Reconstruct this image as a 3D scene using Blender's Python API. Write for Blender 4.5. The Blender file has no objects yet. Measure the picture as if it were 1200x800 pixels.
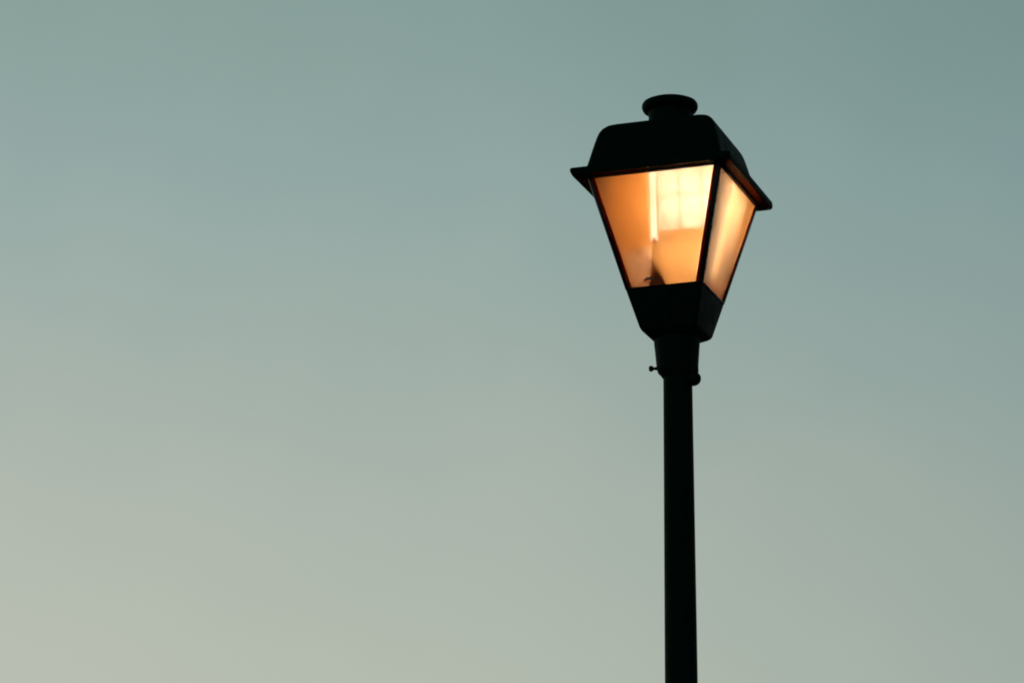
import bpy, bmesh, math, random
from mathutils import Vector, Matrix, noise
random.seed(7)
sc = bpy.context.scene
R = math.radians

# ------------------------------------------------------------------ camera
YAW, PITCH, ROLL = -0.0575, 0.2815, 0.0044
fwd = Vector((math.sin(YAW)*math.cos(PITCH), math.cos(YAW)*math.cos(PITCH), math.sin(PITCH)))
r0 = Vector((math.cos(YAW), -math.sin(YAW), 0)); u0 = r0.cross(fwd)
rt = r0*math.cos(ROLL) + u0*math.sin(ROLL); up = -r0*math.sin(ROLL) + u0*math.cos(ROLL)
cd = bpy.data.cameras.new('camera'); cam = bpy.data.objects.new('camera', cd)
sc.collection.objects.link(cam); sc.camera = cam
M = Matrix((rt, up, -fwd)).transposed().to_4x4(); M.translation = Vector((0, -7.6244, 1.6))
cam.matrix_world = M
cd.sensor_width = 36; cd.lens = 3504.7/1200*36; cd.clip_start = 0.05; cd.clip_end = 6000

# ------------------------------------------------------------------ render / view
sc.view_settings.view_transform = 'Standard'; sc.view_settings.look = 'None'
sc.view_settings.exposure = 0; sc.view_settings.gamma = 1; sc.view_settings.use_curve_mapping = False
sc.render.engine = 'CYCLES'
cy = sc.cycles
cy.use_denoising = True; cy.max_bounces = 14; cy.transmission_bounces = 10; cy.diffuse_bounces = 6
cy.glossy_bounces = 5; cy.sample_clamp_indirect = 12.0; cy.caustics_refractive = True; cy.caustics_reflective = False
cy.filter_width = 1.9

# ------------------------------------------------------------------ dusk sky
def lin(c):
    return tuple(((v/255)/12.92 if v/255 <= 0.04045 else ((v/255+0.055)/1.055)**2.4) for v in c)
SUN_EL, SUN_AZ = R(1.5), R(-62)          # sun sits low, behind and left of the lamp (azimuth from +Y towards +X)
w = bpy.data.worlds.new("World"); sc.world = w; w.use_nodes = True
nt = w.node_tree; N = nt.nodes; L = nt.links; N.clear()
out = N.new('ShaderNodeOutputWorld'); bg = N.new('ShaderNodeBackground'); L.new(bg.outputs[0], out.inputs[0])
tc = N.new('ShaderNodeTexCoord')
def vmath(op, a, b):
    n = N.new('ShaderNodeVectorMath'); n.operation = op
    for i, v in enumerate((a, b)):
        if hasattr(v, 'is_linked') or hasattr(v, 'links'): L.new(v, n.inputs[i])
        else: n.inputs[i].default_value = v
    return n
def mrange(v, a, b, c, d, smooth=False):
    n = N.new('ShaderNodeMapRange'); n.clamp = True
    if smooth: n.interpolation_type = 'SMOOTHSTEP'
    L.new(v, n.inputs[0])
    for i, x in enumerate((a, b, c, d)): n.inputs[i+1].default_value = x
    return n.outputs[0]
def ramp(v, stops):
    n = N.new('ShaderNodeValToRGB'); L.new(v, n.inputs[0]); e = n.color_ramp.elements
    n.color_ramp.interpolation = 'LINEAR'
    while len(e) < len(stops): e.new(0.5)
    for k, (p, c) in enumerate(stops):
        e[k].position = p; e[k].color = (*c, 1)
    return n.outputs[0]
def mix(kind, fac, a, b):
    n = N.new('ShaderNodeMix'); n.data_type = 'RGBA'; n.blend_type = kind; n.clamp_result = False
    if isinstance(fac, (int, float)): n.inputs[0].default_value = fac
    else: L.new(fac, n.inputs[0])
    for s, v in ((6, a), (7, b)):
        if isinstance(v, tuple): n.inputs[s].default_value = (*v, 1)
        else: L.new(v, n.inputs[s])
    return n.outputs[2]
direction = tc.outputs['Generated']
sep = N.new('ShaderNodeSeparateXYZ'); L.new(direction, sep.inputs[0])
# soft, broad unevenness of thin high haze
nz = N.new('ShaderNodeTexNoise'); nz.inputs['Scale'].default_value = 22; nz.inputs['Detail'].default_value = 5
L.new(direction, nz.inputs['Vector'])
wob = mrange(nz.outputs[0], 0.25, 0.75, -0.009, 0.009)
addz = N.new('ShaderNodeMath'); addz.operation = 'ADD'; L.new(sep.outputs[2], addz.inputs[0]); L.new(wob, addz.inputs[1])
elev = mrange(addz.outputs[0], 0.0, 1.0, 0.0, 1.0)
sky_col = ramp(elev, [
    (0.00, lin((198, 184, 160))), (0.10, lin((183, 189, 176))), (0.175, lin((177, 185, 173))),
    (0.226, lin((170, 180, 170))), (0.278, lin((157, 173, 166))), (0.330, lin((144, 166, 162))),
    (0.385, lin((132, 156, 151))), (0.50, lin((92, 118, 122))), (0.70, lin((42, 58, 68))), (1.0, lin((20, 30, 40)))])
side = vmath('DOT_PRODUCT', direction, (0, 0, 0)); side.inputs[1].default_value = (math.cos(YAW), -math.sin(YAW), 0)
sidev = mrange(side.outputs['Value'], -1.0, 1.0, 0.0, 1.0)
side_col = ramp(sidev, [(0.0, (0.62, 0.60, 0.60)), (0.415, (1.085, 1.05, 1.05)), (0.5, (1.0, 1.0, 1.0)),
                        (0.585, (0.79, 0.85, 0.88)), (1.0, (0.12, 0.16, 0.22))])
front = vmath('DOT_PRODUCT', direction, (0, 0, 0)); front.inputs[1].default_value = (math.sin(YAW), math.cos(YAW), 0)
fade = mrange(front.outputs['Value'], -0.3, 0.85, 0.40, 1.0, True)     # the sky opposite the afterglow is already dark
mcol = mix('MULTIPLY', 1.0, sky_col, side_col)
comb = N.new('ShaderNodeCombineXYZ')
for i in range(3): L.new(fade, comb.inputs[i])
mcol = mix('MULTIPLY', 1.0, mcol, comb.outputs[0])
ns = N.new('ShaderNodeTexSky'); ns.sky_type = 'NISHITA'; ns.sun_disc = False
ns.sun_elevation = SUN_EL; ns.sun_rotation = SUN_AZ; ns.air_density = 1.2; ns.dust_density = 1.0; ns.ozone_density = 3.0
nish = mix('MULTIPLY', 1.0, ns.outputs[0], (0.004, 0.004, 0.004))       # a last trace of scattered daylight
fin = mix('ADD', 1.0, mcol, nish)
L.new(fin, bg.inputs[0]); bg.inputs[1].default_value = 1.0

sd = bpy.data.lights.new('sun', 'SUN'); sd.energy = 0.05; sd.angle = R(8); sd.color = (1, 0.75, 0.55)
so = bpy.data.objects.new('sun', sd); sc.collection.objects.link(so)
sv = Vector((math.sin(SUN_AZ)*math.cos(SUN_EL), math.cos(SUN_AZ)*math.cos(SUN_EL), math.sin(SUN_EL)))
so.rotation_euler = sv.to_track_quat('Z', 'Y').to_euler(); so.location = sv*30

# ------------------------------------------------------------------ materials
def mat(name):
    m = bpy.data.materials.new(name); m.use_nodes = True; t = m.node_tree; t.nodes.clear()
    o = t.nodes.new('ShaderNodeOutputMaterial'); return m, t, o
def principled(name, col, rough, spec=0.5, metallic=0.0, var=0.25, scale=40, bump=0.0, bscale=300):
    m, t, o = mat(name); p = t.nodes.new('ShaderNodeBsdfPrincipled'); t.links.new(p.outputs[0], o.inputs[0])
    c = t.nodes.new('ShaderNodeTexCoord'); n = t.nodes.new('ShaderNodeTexNoise')
    n.inputs['Scale'].default_value = scale; n.inputs['Detail'].default_value = 6; t.links.new(c.outputs['Object'], n.inputs['Vector'])
    mr = t.nodes.new('ShaderNodeMapRange'); t.links.new(n.outputs[0], mr.inputs[0])
    mr.inputs[1].default_value = 0.3; mr.inputs[2].default_value = 0.7
    mr.inputs[3].default_value = 1-var; mr.inputs[4].default_value = 1+var
    mx = t.nodes.new('ShaderNodeVectorMath'); mx.operation = 'SCALE'; mx.inputs[0].default_value = col
    t.links.new(mr.outputs[0], mx.inputs['Scale']); t.links.new(mx.outputs[0], p.inputs['Base Color'])
    rr = t.nodes.new('ShaderNodeMapRange'); t.links.new(n.outputs[0], rr.inputs[0])
    rr.inputs[1].default_value = 0.3; rr.inputs[2].default_value = 0.7
    rr.inputs[3].default_value = max(rough-0.1, 0.02); rr.inputs[4].default_value = rough+0.1
    t.links.new(rr.outputs[0], p.inputs['Roughness'])
    p.inputs['Specular IOR Level'].default_value = spec; p.inputs['Metallic'].default_value = metallic
    if bump:
        n2 = t.nodes.new('ShaderNodeTexNoise'); n2.inputs['Scale'].default_value = bscale; n2.inputs['Detail'].default_value = 3
        t.links.new(c.outputs['Object'], n2.inputs['Vector'])
        b = t.nodes.new('ShaderNodeBump'); b.inputs['Strength'].default_value = bump; b.inputs['Distance'].default_value = 0.002
        t.links.new(n2.outputs[0], b.inputs['Height']); t.links.new(b.outputs[0], p.inputs['Normal'])
    return m
M_black = principled('black_painted_metal', (0.0010, 0.0300, 0.0170), 0.55, spec=0.04, bump=0.25, bscale=180)
M_frame = principled('black_enamel_frame', (0.012, 0.008, 0.006), 0.33, spec=0.5, bump=0.15, bscale=150)
M_rail = principled('dark_bronze_rail', (0.05, 0.028, 0.018), 0.35, spec=0.5)
M_soffit = principled('red_glow_soffit', (0.085, 0.016, 0.002), 0.5, spec=0.10, var=0.15)  # red lamp glow under the eave is put into this colour
def frosted(name, dcol, tcol, f):
    m, t, o = mat(name); d = t.nodes.new('ShaderNodeBsdfDiffuse'); d.inputs[0].default_value = (*dcol, 1)
    r = t.nodes.new('ShaderNodeBsdfTranslucent'); r.inputs[0].default_value = (*tcol, 1)
    x = t.nodes.new('ShaderNodeMixShader'); c = t.nodes.new('ShaderNodeTexCoord'); n = t.nodes.new('ShaderNodeTexNoise')
    n.inputs['Scale'].default_value = 25; t.links.new(c.outputs['Object'], n.inputs['Vector'])
    q = t.nodes.new('ShaderNodeMapRange'); t.links.new(n.outputs[0], q.inputs[0]); q.inputs[3].default_value = f-0.1; q.inputs[4].default_value = f+0.1
    t.links.new(q.outputs[0], x.inputs[0]); t.links.new(d.outputs[0], x.inputs[1]); t.links.new(r.outputs[0], x.inputs[2]); t.links.new(x.outputs[0], o.inputs[0])
    return m
M_card = frosted('pale_frosted_card', (0.88, 0.80, 0.72), (0.95, 0.86, 0.80), 0.68)
M_holder2 = frosted('smoked_holder', (0.40, 0.20, 0.11), (0.42, 0.21, 0.12), 0.5)
M_bar = frosted('screen_bar_plastic', (0.3, 0.24, 0.17), (0.25, 0.2, 0.14), 0.5)
M_side = frosted('clear_frosted_diffuser', (0.90, 0.90, 0.88), (0.90, 0.915, 0.93), 0.82)
M_tile = frosted('frosted_screen', (0.86, 0.84, 0.80), (0.83, 0.86, 0.90), 0.72)
M_plate = frosted('amber_screen', (0.85, 0.50, 0.15), (0.80, 0.51, 0.17), 0.68)
M_glow_strip = frosted('red_glow_strip', (0.10, 0.012, 0.002), (0.55, 0.07, 0.008), 0.6)
M_holder = principled('brown_lamp_holder', (0.16, 0.085, 0.06), 0.35, spec=0.5)
M_white = principled('pale_ceramic', (0.62, 0.50, 0.42), 0.35)
M_ceiling = principled('inner_canopy_enamel', (0.50, 0.36, 0.22), 0.6, spec=0.2)
M_conc = principled('concrete_footing', (0.28, 0.27, 0.25), 0.9, spec=0.2, var=0.2, scale=12, bump=0.6, bscale=60)
M_ground = principled('dusk_ground', (0.055, 0.055, 0.05), 0.95, spec=0.1, var=0.35, scale=2.5, bump=0.5, bscale=50)

def emissive(name, col, strength, seams=False):
    m, t, o = mat(name); e = t.nodes.new('ShaderNodeEmission'); t.links.new(e.outputs[0], o.inputs[0])
    e.inputs[0].default_value = (*col, 1); e.inputs[1].default_value = strength
    c = t.nodes.new('ShaderNodeTexCoord'); n = t.nodes.new('ShaderNodeTexNoise'); n.inputs['Scale'].default_value = 9
    t.links.new(c.outputs['Object'], n.inputs['Vector'])
    mr = t.nodes.new('ShaderNodeMapRange'); t.links.new(n.outputs[0], mr.inputs[0])
    mr.inputs[1].default_value = 0.3; mr.inputs[2].default_value = 0.7
    mr.inputs[3].default_value = strength*0.88; mr.inputs[4].default_value = strength*1.12
    t.links.new(mr.outputs[0], e.inputs[1]); return m
M_tube = emissive('lit_tube', (1.0, 0.95, 0.88), 3.6)
M_fill_tube = emissive('added_fill_tube', (1.0, 0.90, 0.76), 26.0)
M_core = emissive('lamp_bulb', (1.0, 0.89, 0.76), 54.0)

def pane_mat():
    m, t, o = mat('amber_frosted_acrylic'); nn = t.nodes; ll = t.links
    c = nn.new('ShaderNodeTexCoord')
    n = nn.new('ShaderNodeTexNoise'); n.inputs['Scale'].default_value = 16; n.inputs['Detail'].default_value = 5
    ll.new(c.outputs['Object'], n.inputs['Vector'])
    tr = nn.new('ShaderNodeBsdfTranslucent'); tr.inputs[0].default_value = (0.98, 0.54, 0.19, 1)
    df = nn.new('ShaderNodeBsdfDiffuse'); df.inputs[0].default_value = (0.97, 0.50, 0.16, 1)
    td = nn.new('ShaderNodeMixShader'); td.inputs[0].default_value = 0.30; ll.new(tr.outputs[0], td.inputs[1]); ll.new(df.outputs[0], td.inputs[2])
    g1 = nn.new('ShaderNodeBsdfRefraction'); g1.inputs['IOR'].default_value = 1.12
    g1.inputs[0].default_value = (0.99, 0.94, 0.88, 1); g1.inputs['Roughness'].default_value = 0.05
    g2 = nn.new('ShaderNodeBsdfRefraction'); g2.inputs['IOR'].default_value = 1.3
    g2.inputs[0].default_value = (0.98, 0.80, 0.54, 1); g2.inputs['Roughness'].default_value = 0.55
    gl = nn.new('ShaderNodeBsdfGlossy'); gl.inputs['Roughness'].default_value = 0.15
    a = nn.new('ShaderNodeMixShader'); a.inputs[0].default_value = 0.38; ll.new(g1.outputs[0], a.inputs[1]); ll.new(g2.outputs[0], a.inputs[2])
    b = nn.new('ShaderNodeMixShader')
    mr = nn.new('ShaderNodeMapRange'); ll.new(n.outputs[0], mr.inputs[0])
    mr.inputs[1].default_value = 0.3; mr.inputs[2].default_value = 0.7; mr.inputs[3].default_value = 0.36; mr.inputs[4].default_value = 0.44
    ll.new(mr.outputs[0], b.inputs[0]); ll.new(a.outputs[0], b.inputs[1]); ll.new(td.outputs[0], b.inputs[2])
    fr = nn.new('ShaderNodeFresnel'); fr.inputs[0].default_value = 1.2
    d = nn.new('ShaderNodeMixShader'); ll.new(fr.outputs[0], d.inputs[0]); ll.new(b.outputs[0], d.inputs[1]); ll.new(gl.outputs[0], d.inputs[2])
    n2 = nn.new('ShaderNodeTexNoise'); n2.inputs['Scale'].default_value = 35; n2.inputs['Detail'].default_value = 2
    ll.new(c.outputs['Object'], n2.inputs['Vector'])
    bp = nn.new('ShaderNodeBump'); bp.inputs['Strength'].default_value = 0.12; bp.inputs['Distance'].default_value = 0.004
    ll.new(n2.outputs[0], bp.inputs['Height'])
    for s in (g1, g2): ll.new(bp.outputs[0], s.inputs['Normal'])
    ll.new(d.outputs[0], o.inputs[0]); return m
M_pane = pane_mat()

# ------------------------------------------------------------------ helpers
def link(name, bm, m, parent=None, smooth=True, ang=35):
    bmesh.ops.recalc_face_normals(bm, faces=bm.faces)
    me = bpy.data.meshes.new(name); bm.to_mesh(me); bm.free()
    me.materials.append(m)
    for p in me.polygons: p.use_smooth = smooth
    if smooth: me.set_sharp_from_angle(angle=R(ang))
    o = bpy.data.objects.new(name, me); sc.collection.objects.link(o)
    if parent: o.parent = parent
    return o

PSI = -0.2834; TX, TY = -0.0113, -0.0002; Z0 = 4.2225     # turn, slight lean and height of the glass top
ASP = 1.034
cp, sp = math.cos(PSI), math.sin(PSI)
def shift(z):
    k = [(-0.52, -0.001), (-0.412, -0.001), (-0.395, -0.0022), (-0.29, -0.0025), (0.0, 0.0), (0.012, -0.0028), (0.16, -0.003), (0.3, -0.001)]
    if z <= k[0][0]: return k[0][1]
    for (a, p), (b, q) in zip(k, k[1:]):
        if z <= b: return p + (q-p)*(z-a)/(b-a)
    return k[-1][1]
def HD(x, y, z):
    """point of the lamp head (own axes, z from the top of the glass) in street space"""
    x += shift(z); X = x*cp - y*sp; Y = x*sp + y*cp
    return Vector((X + TX*(z+0.45), Y + TY*(z+0.45), z + Z0))
def head(bm):
    for v in bm.verts: v.co = HD(*v.co)
    return bm

def rring(h, rad, n=6, asp=ASP):
    """rounded square outline, half width h"""
    rad = min(rad, h*0.999); pts = []
    for k, (sx, sy) in enumerate(((1, 1), (-1, 1), (-1, -1), (1, -1))):
        for i in range(n+1):
            a = math.pi/2*k + math.pi/2*i/n
            pts.append(((sx*(h-rad) + rad*math.cos(a)), (sy*(h*1.0-rad) + rad*math.sin(a))*asp))
    return pts
def loft(bm, rings, close0=True, close1=True):
    vs = [[bm.verts.new(p) for p in r] for r in rings]; n = len(vs[0])
    for a, b in zip(vs, vs[1:]):
        for i in range(n): bm.faces.new((a[i], a[(i+1) % n], b[(i+1) % n], b[i]))
    if close0: bm.faces.new(vs[0][::-1])
    if close1: bm.faces.new(vs[-1])
    return vs
def lathe_rings(prof, n=64, cx=0, cy=0):
    return [[(cx + r*math.cos(2*math.pi*i/n), cy + r*math.sin(2*math.pi*i/n), z) for i in range(n)] for r, z in prof]
def hexa(bm, b, t):
    """solid from four bottom and four top points"""
    vs = [bm.verts.new(p) for p in b] + [bm.verts.new(p) for p in t]
    for f in ((0,1,2,3), (7,6,5,4), (0,4,5,1), (1,5,6,2), (2,6,7,3), (3,7,4,0)): bm.faces.new([vs[i] for i in f])
    return vs
def bevel(bm, w, seg=2):
    bmesh.ops.recalc_face_normals(bm, faces=bm.faces)
    bmesh.ops.bevel(bm, geom=[e for e in bm.edges if e.calc_face_angle(0) > R(25)], offset=w, segments=seg, profile=0.5, affect='EDGES')
def box(bm, x0, x1, y0, y1, z0, z1):
    return hexa(bm, [(x0,y0,z0),(x1,y0,z0),(x1,y1,z0),(x0,y1,z0)], [(x0,y0,z1),(x1,y0,z1),(x1,y1,z1),(x0,y1,z1)])

# ------------------------------------------------------------------ ground (below the frame, never seen from the photograph's place)
bm = bmesh.new()
rg = [0.0, 3, 8, 20, 60, 200, 800, 3000]
loft(bm, [[(r*math.cos(2*math.pi*i/64), r*math.sin(2*math.pi*i/64), 0) for i in range(64)] for r in rg[1:]], True, False)
g = link('ground', bm, M_ground, smooth=False); g['kind'] = 'structure'

# ------------------------------------------------------------------ street lamp
lamp = bpy.data.objects.new('street_lamp', None); sc.collection.objects.link(lamp)
lamp.empty_display_size = 0.3
lamp['label'] = 'tall black post-top street lamp with lit amber glass lantern against the dusk sky'
lamp['category'] = 'street lamp'

# pole
bm = bmesh.new()
loft(bm, lathe_rings([(0.0540, 0.035), (0.0482, 1.5), (0.0417, 3.0), (0.0387, 3.6), (0.0381, Z0-0.47)], 64))
link('pole', bm, M_black, lamp)
bm = bmesh.new()
loft(bm, lathe_rings([(0.130, 0.004), (0.130, 0.022), (0.126, 0.026), (0.075, 0.028), (0.064, 0.034), (0.060, 0.075), (0.0535, 0.085)], 64))
fl = link('base_flange', bm, M_black, lamp)
for k in range(4):
    a = math.pi/4 + k*math.pi/2; bm = bmesh.new()
    loft(bm, lathe_rings([(0.013, 0.0265), (0.013, 0.038), (0.010, 0.041), (0.006, 0.0415), (0.006, 0.055)], 6, 0.098*math.cos(a), 0.098*math.sin(a)))
    link('anchor_bolt', bm, M_black, fl, smooth=False)

# collar (slip fitter) under the lantern
bm = bmesh.new()
prof = [(0.036, -0.520), (0.0405, -0.519), (0.0450, -0.512), (0.0520, -0.505), (0.0545, -0.497), (0.0556, -0.486), (0.0585, -0.450),
        (0.0605, -0.428), (0.0612, -0.414), (0.0600, -0.4085)]
loft(bm, lathe_rings(prof, 64, 0.0, 0.0)); head(bm)
collar = link('collar', bm, M_black, lamp)

def screw(name, a, z, parts, tilt=0.0):
    """lathe profile swung to point outward at angle a (degrees, lantern axes)"""
    bm = bmesh.new(); loft(bm, lathe_rings(parts, 32))
    mt = Matrix.Translation((0, 0, z)) @ Matrix.Rotation(R(a), 4, 'Z') @ Matrix.Rotation(R(90+tilt), 4, 'Y')
    for v in bm.verts: v.co = mt @ v.co
    head(bm); return link(name, bm, M_black, collar)
# small thumb screw on the left, thick acorn bolt on the right
screw('set_screw', 180+14, -0.4925, [(0.0050, 0.045), (0.0045, 0.0585), (0.0034, 0.0610), (0.0040, 0.0632), (0.0065, 0.0650), (0.0080, 0.0680),
                                 (0.0080, 0.0715), (0.0066, 0.0745), (0.0030, 0.0760)])
ball = [(0.014, 0.022), (0.0170, 0.034), (0.0190, 0.041)] + [(0.0195*math.cos(t), 0.048 + 0.0200*math.sin(t)) for t in [x*math.pi/2/8 for x in range(0, 8)]]
screw('acorn_bolt', -14, -0.5250, ball, 4)
bm = bmesh.new()   # cast boss above the bolt
loft(bm, [[(0.030+0.022*s+q*0.006*math.cos(t)*1.6, 0.018*math.sin(t)*q-0.010, z) for t in [2*math.pi*i/20 for i in range(20)]]
          for z, s, q in ((-0.530, 0.1, 0.7), (-0.520, 0.55, 1.0), (-0.508, 0.85, 1.1), (-0.495, 0.90, 1.0), (-0.480, 0.75, 0.6))])
head(bm); link('bolt_boss', bm, M_black, collar)

# lower housing of the lantern
def hw(z): return 0.1052 + (0.1835-0.1052)*(z+0.2960)/0.2960     # outer half width of the tapered body
bm = bmesh.new()
rs = [(0.052, -0.4165, .05), (0.0615, -0.4140, .045), (0.0720, -0.4050, .02), (0.0765, -0.4000, .014), (hw(-0.3945), -0.3935, .010), (hw(-0.34), -0.34, .008),
      (hw(-0.300), -0.3000, .006), (hw(-0.300)-0.002, -0.2975, .006)]
loft(bm, [[(x, y, z) for x, y in rring(h, rad)] for h, z, rad in rs]); head(bm)
link('lower_housing', bm, M_black, lamp)

# four corner posts (L section, following the taper) and rails
def Pt(sx, sy, ax, ay, z):
    """point measured inwards from the corner (sx, sy): ax along x, ay along y"""
    h = hw(z); return (sx*(h-ax), sy*(h*ASP-ay), z)
PW, PT = 0.0108, 0.0130
ZB, ZT = -0.2975, 0.0008
for sx, sy in ((-1,-1), (1,-1), (1,1), (-1,1)):
    bm = bmesh.new(); rr = []
    for z in (ZB, ZT):
        w = PW if z == ZT else PW*0.93
        rr.append([Pt(sx, sy, *q, z) for q in ((0.003,-0.001), (w,-0.001), (w,PT), (-0.001,PT), (-0.001,0.003))])
    loft(bm, rr); bevel(bm, 0.0014); head(bm)
    link('corner_post', bm, M_frame, lamp)
# rails between the posts
for k, (ax, s) in enumerate((('x',-1), ('y',1), ('x',1), ('y',-1))):
    for z0, z1, o, nm in ((-0.0050, 0.0004, 0.0022, 'top_rail'), (-0.2965, -0.2930, 0.0008, 'bottom_rail')):
        bm = bmesh.new(); pts = []
        for z in (z0, z1):
            h = hw(z); e = h - PW*0.98
            if ax == 'x':
                hy = h*ASP
                pts.append([(-e, s*(hy+o), z), (e, s*(hy+o), z), (e, s*(hy-0.010), z), (-e, s*(hy-0.010), z)])
            else:
                e2 = h*ASP - PW*0.98
                pts.append([(s*(h+o), -e2, z), (s*(h+o), e2, z), (s*(h-0.010), e2, z), (s*(h-0.010), -e2, z)])
        hexa(bm, pts[0], pts[1]); bevel(bm, 0.0012); head(bm)
        link(nm, bm, M_rail if nm == 'top_rail' else M_frame, lamp)

# four amber panes, 3 mm sheets set behind the posts
for ax, s in (('x',-1), ('y',1), ('x',1), ('y',-1)):
    bm = bmesh.new(); pts = []
    for z in (-0.2928, -0.0052):
        h = hw(z)
        if ax == 'x':
            e = h - 0.0125; a, b = h*ASP-0.004, h*ASP-0.007
            pts.append([(-e, s*a, z), (e, s*a, z), (e, s*b, z), (-e, s*b, z)])
        else:
            e = h*ASP - 0.0125; a, b = h-0.004, h-0.007
            pts.append([(s*a, -e, z), (s*a, e, z), (s*b, e, z), (s*b, -e, z)])
    hexa(bm, pts[0], pts[1]); head(bm)
    pane = link('glass_pane', bm, M_pane, lamp, smooth=False)
    for q in (-1, 1):          # red strip added beside the post, imitating glow spilling onto it
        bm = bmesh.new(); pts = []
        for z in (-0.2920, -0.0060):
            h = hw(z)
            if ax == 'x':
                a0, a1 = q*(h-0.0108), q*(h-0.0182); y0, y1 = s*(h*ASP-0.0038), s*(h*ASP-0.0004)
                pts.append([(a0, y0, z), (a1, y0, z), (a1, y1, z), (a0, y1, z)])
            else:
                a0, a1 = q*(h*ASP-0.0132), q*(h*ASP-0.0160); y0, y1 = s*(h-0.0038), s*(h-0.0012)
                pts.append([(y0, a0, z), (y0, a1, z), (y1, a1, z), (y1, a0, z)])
        hexa(bm, pts[0], pts[1]); head(bm); link('glow_strip', bm, M_glow_strip, pane, smooth=False)

# roof: hollow cast canopy with flared eave
prof = [(0.2110, 0.0000), (0.2150, -0.0040), (0.2172, -0.0010), (0.2190, 0.0060), (0.2195, 0.0115), (0.2188, 0.0160), (0.2160, 0.0165), (0.2120, 0.0140),
        (0.2050, 0.0125), (0.1985, 0.0132), (0.1930, 0.0165), (0.1890, 0.0225), (0.1858, 0.0310), (0.1805, 0.0510), (0.1738, 0.0790), (0.1672, 0.1050),
        (0.1625, 0.1220), (0.1585, 0.1330), (0.1520, 0.1440), (0.1430, 0.1530), (0.1310, 0.1590), (0.1120, 0.1620), (0.0700, 0.1635)]
rad = lambda h: 0.011 if h > 0.20 else 0.020
inner = [(0.0700, 0.156), (0.120, 0.154), (0.150, 0.126), (0.1740, 0.050), (0.1770, 0.0300), (0.1770, 0.0090), (0.2080, 0.0080)]
bm = bmesh.new()
rings = [[(x, y, z) for x, y in rring(h, rad(h), 8)] for h, z in prof + inner]
vs = loft(bm, rings, False, False)
n = len(vs[0])
for i in range(n): bm.faces.new((vs[-1][i], vs[-1][(i+1) % n], vs[0][(i+1) % n], vs[0][i]))
bm.faces.new(vs[len(prof)-1]); bm.faces.new(vs[len(prof)][::-1])
head(bm)
e0 = len(prof)-1
roof = link('roof', bm, M_black, lamp, ang=40)

# soffit board closing the eave around the glass frame
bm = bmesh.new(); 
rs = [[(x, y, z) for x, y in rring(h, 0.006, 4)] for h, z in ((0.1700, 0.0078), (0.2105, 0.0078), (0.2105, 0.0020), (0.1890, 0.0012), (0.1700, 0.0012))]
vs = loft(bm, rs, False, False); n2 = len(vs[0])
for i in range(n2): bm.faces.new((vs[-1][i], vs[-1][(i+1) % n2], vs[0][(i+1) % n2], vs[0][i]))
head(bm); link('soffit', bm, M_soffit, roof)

# vent cap
CX, CY = -0.0035, 0.0
bm = bmesh.new()
loft(bm, lathe_rings([(0.0610, 0.1630), (0.0590, 0.1665), (0.0580, 0.1720), (0.0578, 0.2150), (0.0590, 0.2250)], 64, CX, CY)); head(bm)
link('vent_neck', bm, M_black, roof)
bm = bmesh.new()
loft(bm, lathe_rings([(0.0585, 0.2255), (0.0655, 0.2270), (0.0720, 0.2310), (0.0752, 0.2365), (0.0762, 0.2420), (0.0755, 0.2475), (0.0725, 0.2520),
                      (0.0660, 0.2550), (0.0450, 0.2580), (0.0200, 0.2592)], 72, CX, CY)); head(bm)
link('vent_cap', bm, M_black, roof)

# ------------------------------------------------------------------ what hangs and stands inside the lantern
bm = bmesh.new()   # enamel ceiling
box(bm, -0.150, 0.150, -0.150*ASP, 0.150*ASP, 0.052, 0.056); bevel(bm, 0.001, 1); head(bm)
link('reflector_ceiling', bm, M_ceiling, lamp)
LY = -0.060
# backing plate of the lamp module, left wing
def wing(name, x0, x1, z0, z1, y, m, th=0.003):
    bm = bmesh.new(); pts = []
    steps = 10; rr = []
    for i in range(steps+1):
        z = z0 + (z1-z0)*i/steps; xa = max(x0, -(hw(min(z, 0)) - 0.0150))
        rr.append([(xa, y, z), (x1, y, z), (x1, y+th, z), (xa, y+th, z)])
    loft(bm, rr); head(bm); return link(name, bm, m, lamp, smooth=False)
wing('reflector_plate', -0.165, -0.046, -0.168, 0.050, LY, M_plate)
# slim lit tube on the seam between plate and screen
bm = bmesh.new()
loft(bm, lathe_rings([(0.004, -0.163), (0.0070, -0.160), (0.0085, -0.154), (0.0085, 0.050)], 24, -0.0370, LY-0.004)); head(bm)
link('glow_tube', bm, M_tube, lamp)
# screen of frosted tiles in front of the bulb
scr = bpy.data.objects.new('diffuser_screen', None); sc.collection.objects.link(scr); scr.parent = lamp
xs = [-0.0270, 0.0350, 0.0960, 0.1240]; zs = [-0.1290, -0.0320, 0.0500]
for i in range(3):
    for j in range(2):
        bm = bmesh.new(); g = 0.0004
        box(bm, xs[i]+g, xs[i+1]-g, LY-0.0015, LY+0.0015, zs[j]+g, zs[j+1]-g); bevel(bm, 0.0004, 1); head(bm)
        link('frosted_tile', bm, M_tile, scr, smooth=False)
for q in (-0.0240, 0.0350, 0.0960):
    bm = bmesh.new(); box(bm, q-0.0014, q+0.0014, LY+0.0018, LY+0.0040, -0.1290, 0.0500); head(bm); link('screen_bar', bm, M_bar, scr, smooth=False)
bm = bmesh.new(); box(bm, -0.0270, 0.1240, LY+0.0042, LY+0.0062, -0.0334, -0.0306); head(bm); link('screen_bar', bm, M_bar, scr, smooth=False)
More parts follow.
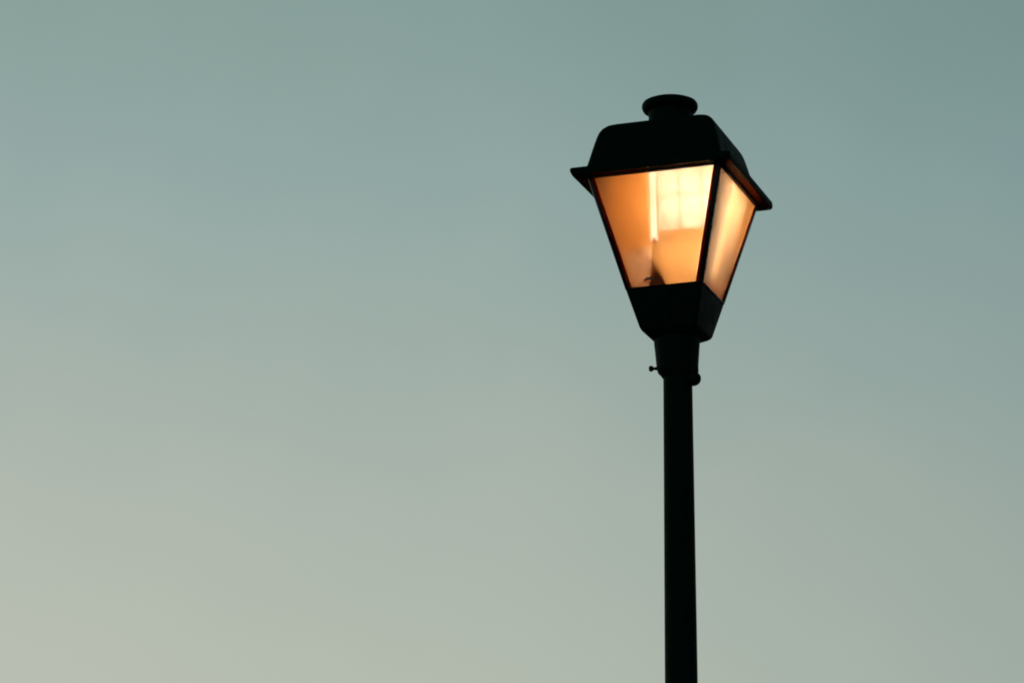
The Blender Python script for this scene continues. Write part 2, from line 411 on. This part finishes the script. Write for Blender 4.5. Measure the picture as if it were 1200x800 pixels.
# frosted sheet added to spread a glow over the right-hand pane
bm = bmesh.new(); rr = []
for z, d in ((-0.270, 0.095), (-0.129, 0.115), (0.000, 0.128), (0.048, 0.128)):
    xx = hw(min(z, 0)) - 0.024; y0 = -hw(min(z, 0))*ASP + 0.024
    rr.append([(xx, y0, z), (xx+0.003, y0, z), (xx+0.003, d, z), (xx, d, z)])
loft(bm, rr); head(bm); link('added_side_diffuser', bm, M_side, scr, smooth=False)
bm = bmesh.new(); rr = []  # slanted emissive tube added to brighten the right-hand pane
for z in (-0.244, -0.239, -0.010, 0.040):
    r = 0.003 if z == -0.244 else 0.007
    xx = hw(min(z, 0)) - 0.041
    rr.append([(xx + r*math.cos(2*math.pi*i/20), -0.012 + r*math.sin(2*math.pi*i/20), z) for i in range(20)])
loft(bm, rr); head(bm); link('glow_tube', bm, M_fill_tube, lamp)
# two bulbs hanging from the canopy, caps up; right one added as fill light
for BX, BY, BZ in ((0.018, 0.040, 0.0), (0.088, 0.045, -0.015)):
    bm = bmesh.new()
    loft(bm, lathe_rings([(0.016, BZ+0.020), (0.023, BZ+0.006), (0.029, BZ-0.010), (0.031, BZ-0.026), (0.029, BZ-0.042),
                          (0.022, BZ-0.054), (0.012, BZ-0.061), (0.004, BZ-0.063)], 40, BX, BY)); head(bm)
    blb = link('bulb', bm, M_core, lamp)
    bm = bmesh.new(); loft(bm, lathe_rings([(0.013, 0.0515), (0.0135, BZ+0.030), (0.0155, BZ+0.0205)], 32, BX, BY)); head(bm)
    link('bulb_cap', bm, M_white, blb)
wing('deflector_card', -0.160, -0.042, -0.290, -0.172, -0.078, M_card)
# curved lamp holder standing on the floor of the lantern
bm = bmesh.new(); rr = []
for i in range(15):
    t = i/14; z = -0.293 + 0.140*t; r = 0.0265*(1-t)**0.62 + 0.0012
    cx = -0.0180 - 0.0140*t + 0.005*math.sin(t*3.1); cy = -0.088 - 0.006*t*0
    rr.append([(cx + r*math.cos(2*math.pi*k/28), cy + r*math.sin(2*math.pi*k/28), z) for k in range(28)])
loft(bm, rr); head(bm)
hold = link('lamp_holder', bm, M_holder2, lamp)
bm = bmesh.new()
prof2 = [(0.018+0.004*math.cos(t), -0.274+0.004*math.sin(t)) for t in [2*math.pi*i/12 for i in range(13)]]
loft(bm, lathe_rings(prof2, 32, -0.036, -0.094), False, False); bmesh.ops.remove_doubles(bm, verts=bm.verts, dist=1e-5); head(bm)
link('holder_ring', bm, M_card, hold)
# floor plate inside
bm = bmesh.new(); box(bm, -0.090, 0.090, -0.094, 0.094, -0.2960, -0.2935); head(bm)
link('inner_floor', bm, M_plate, lamp, smooth=False)
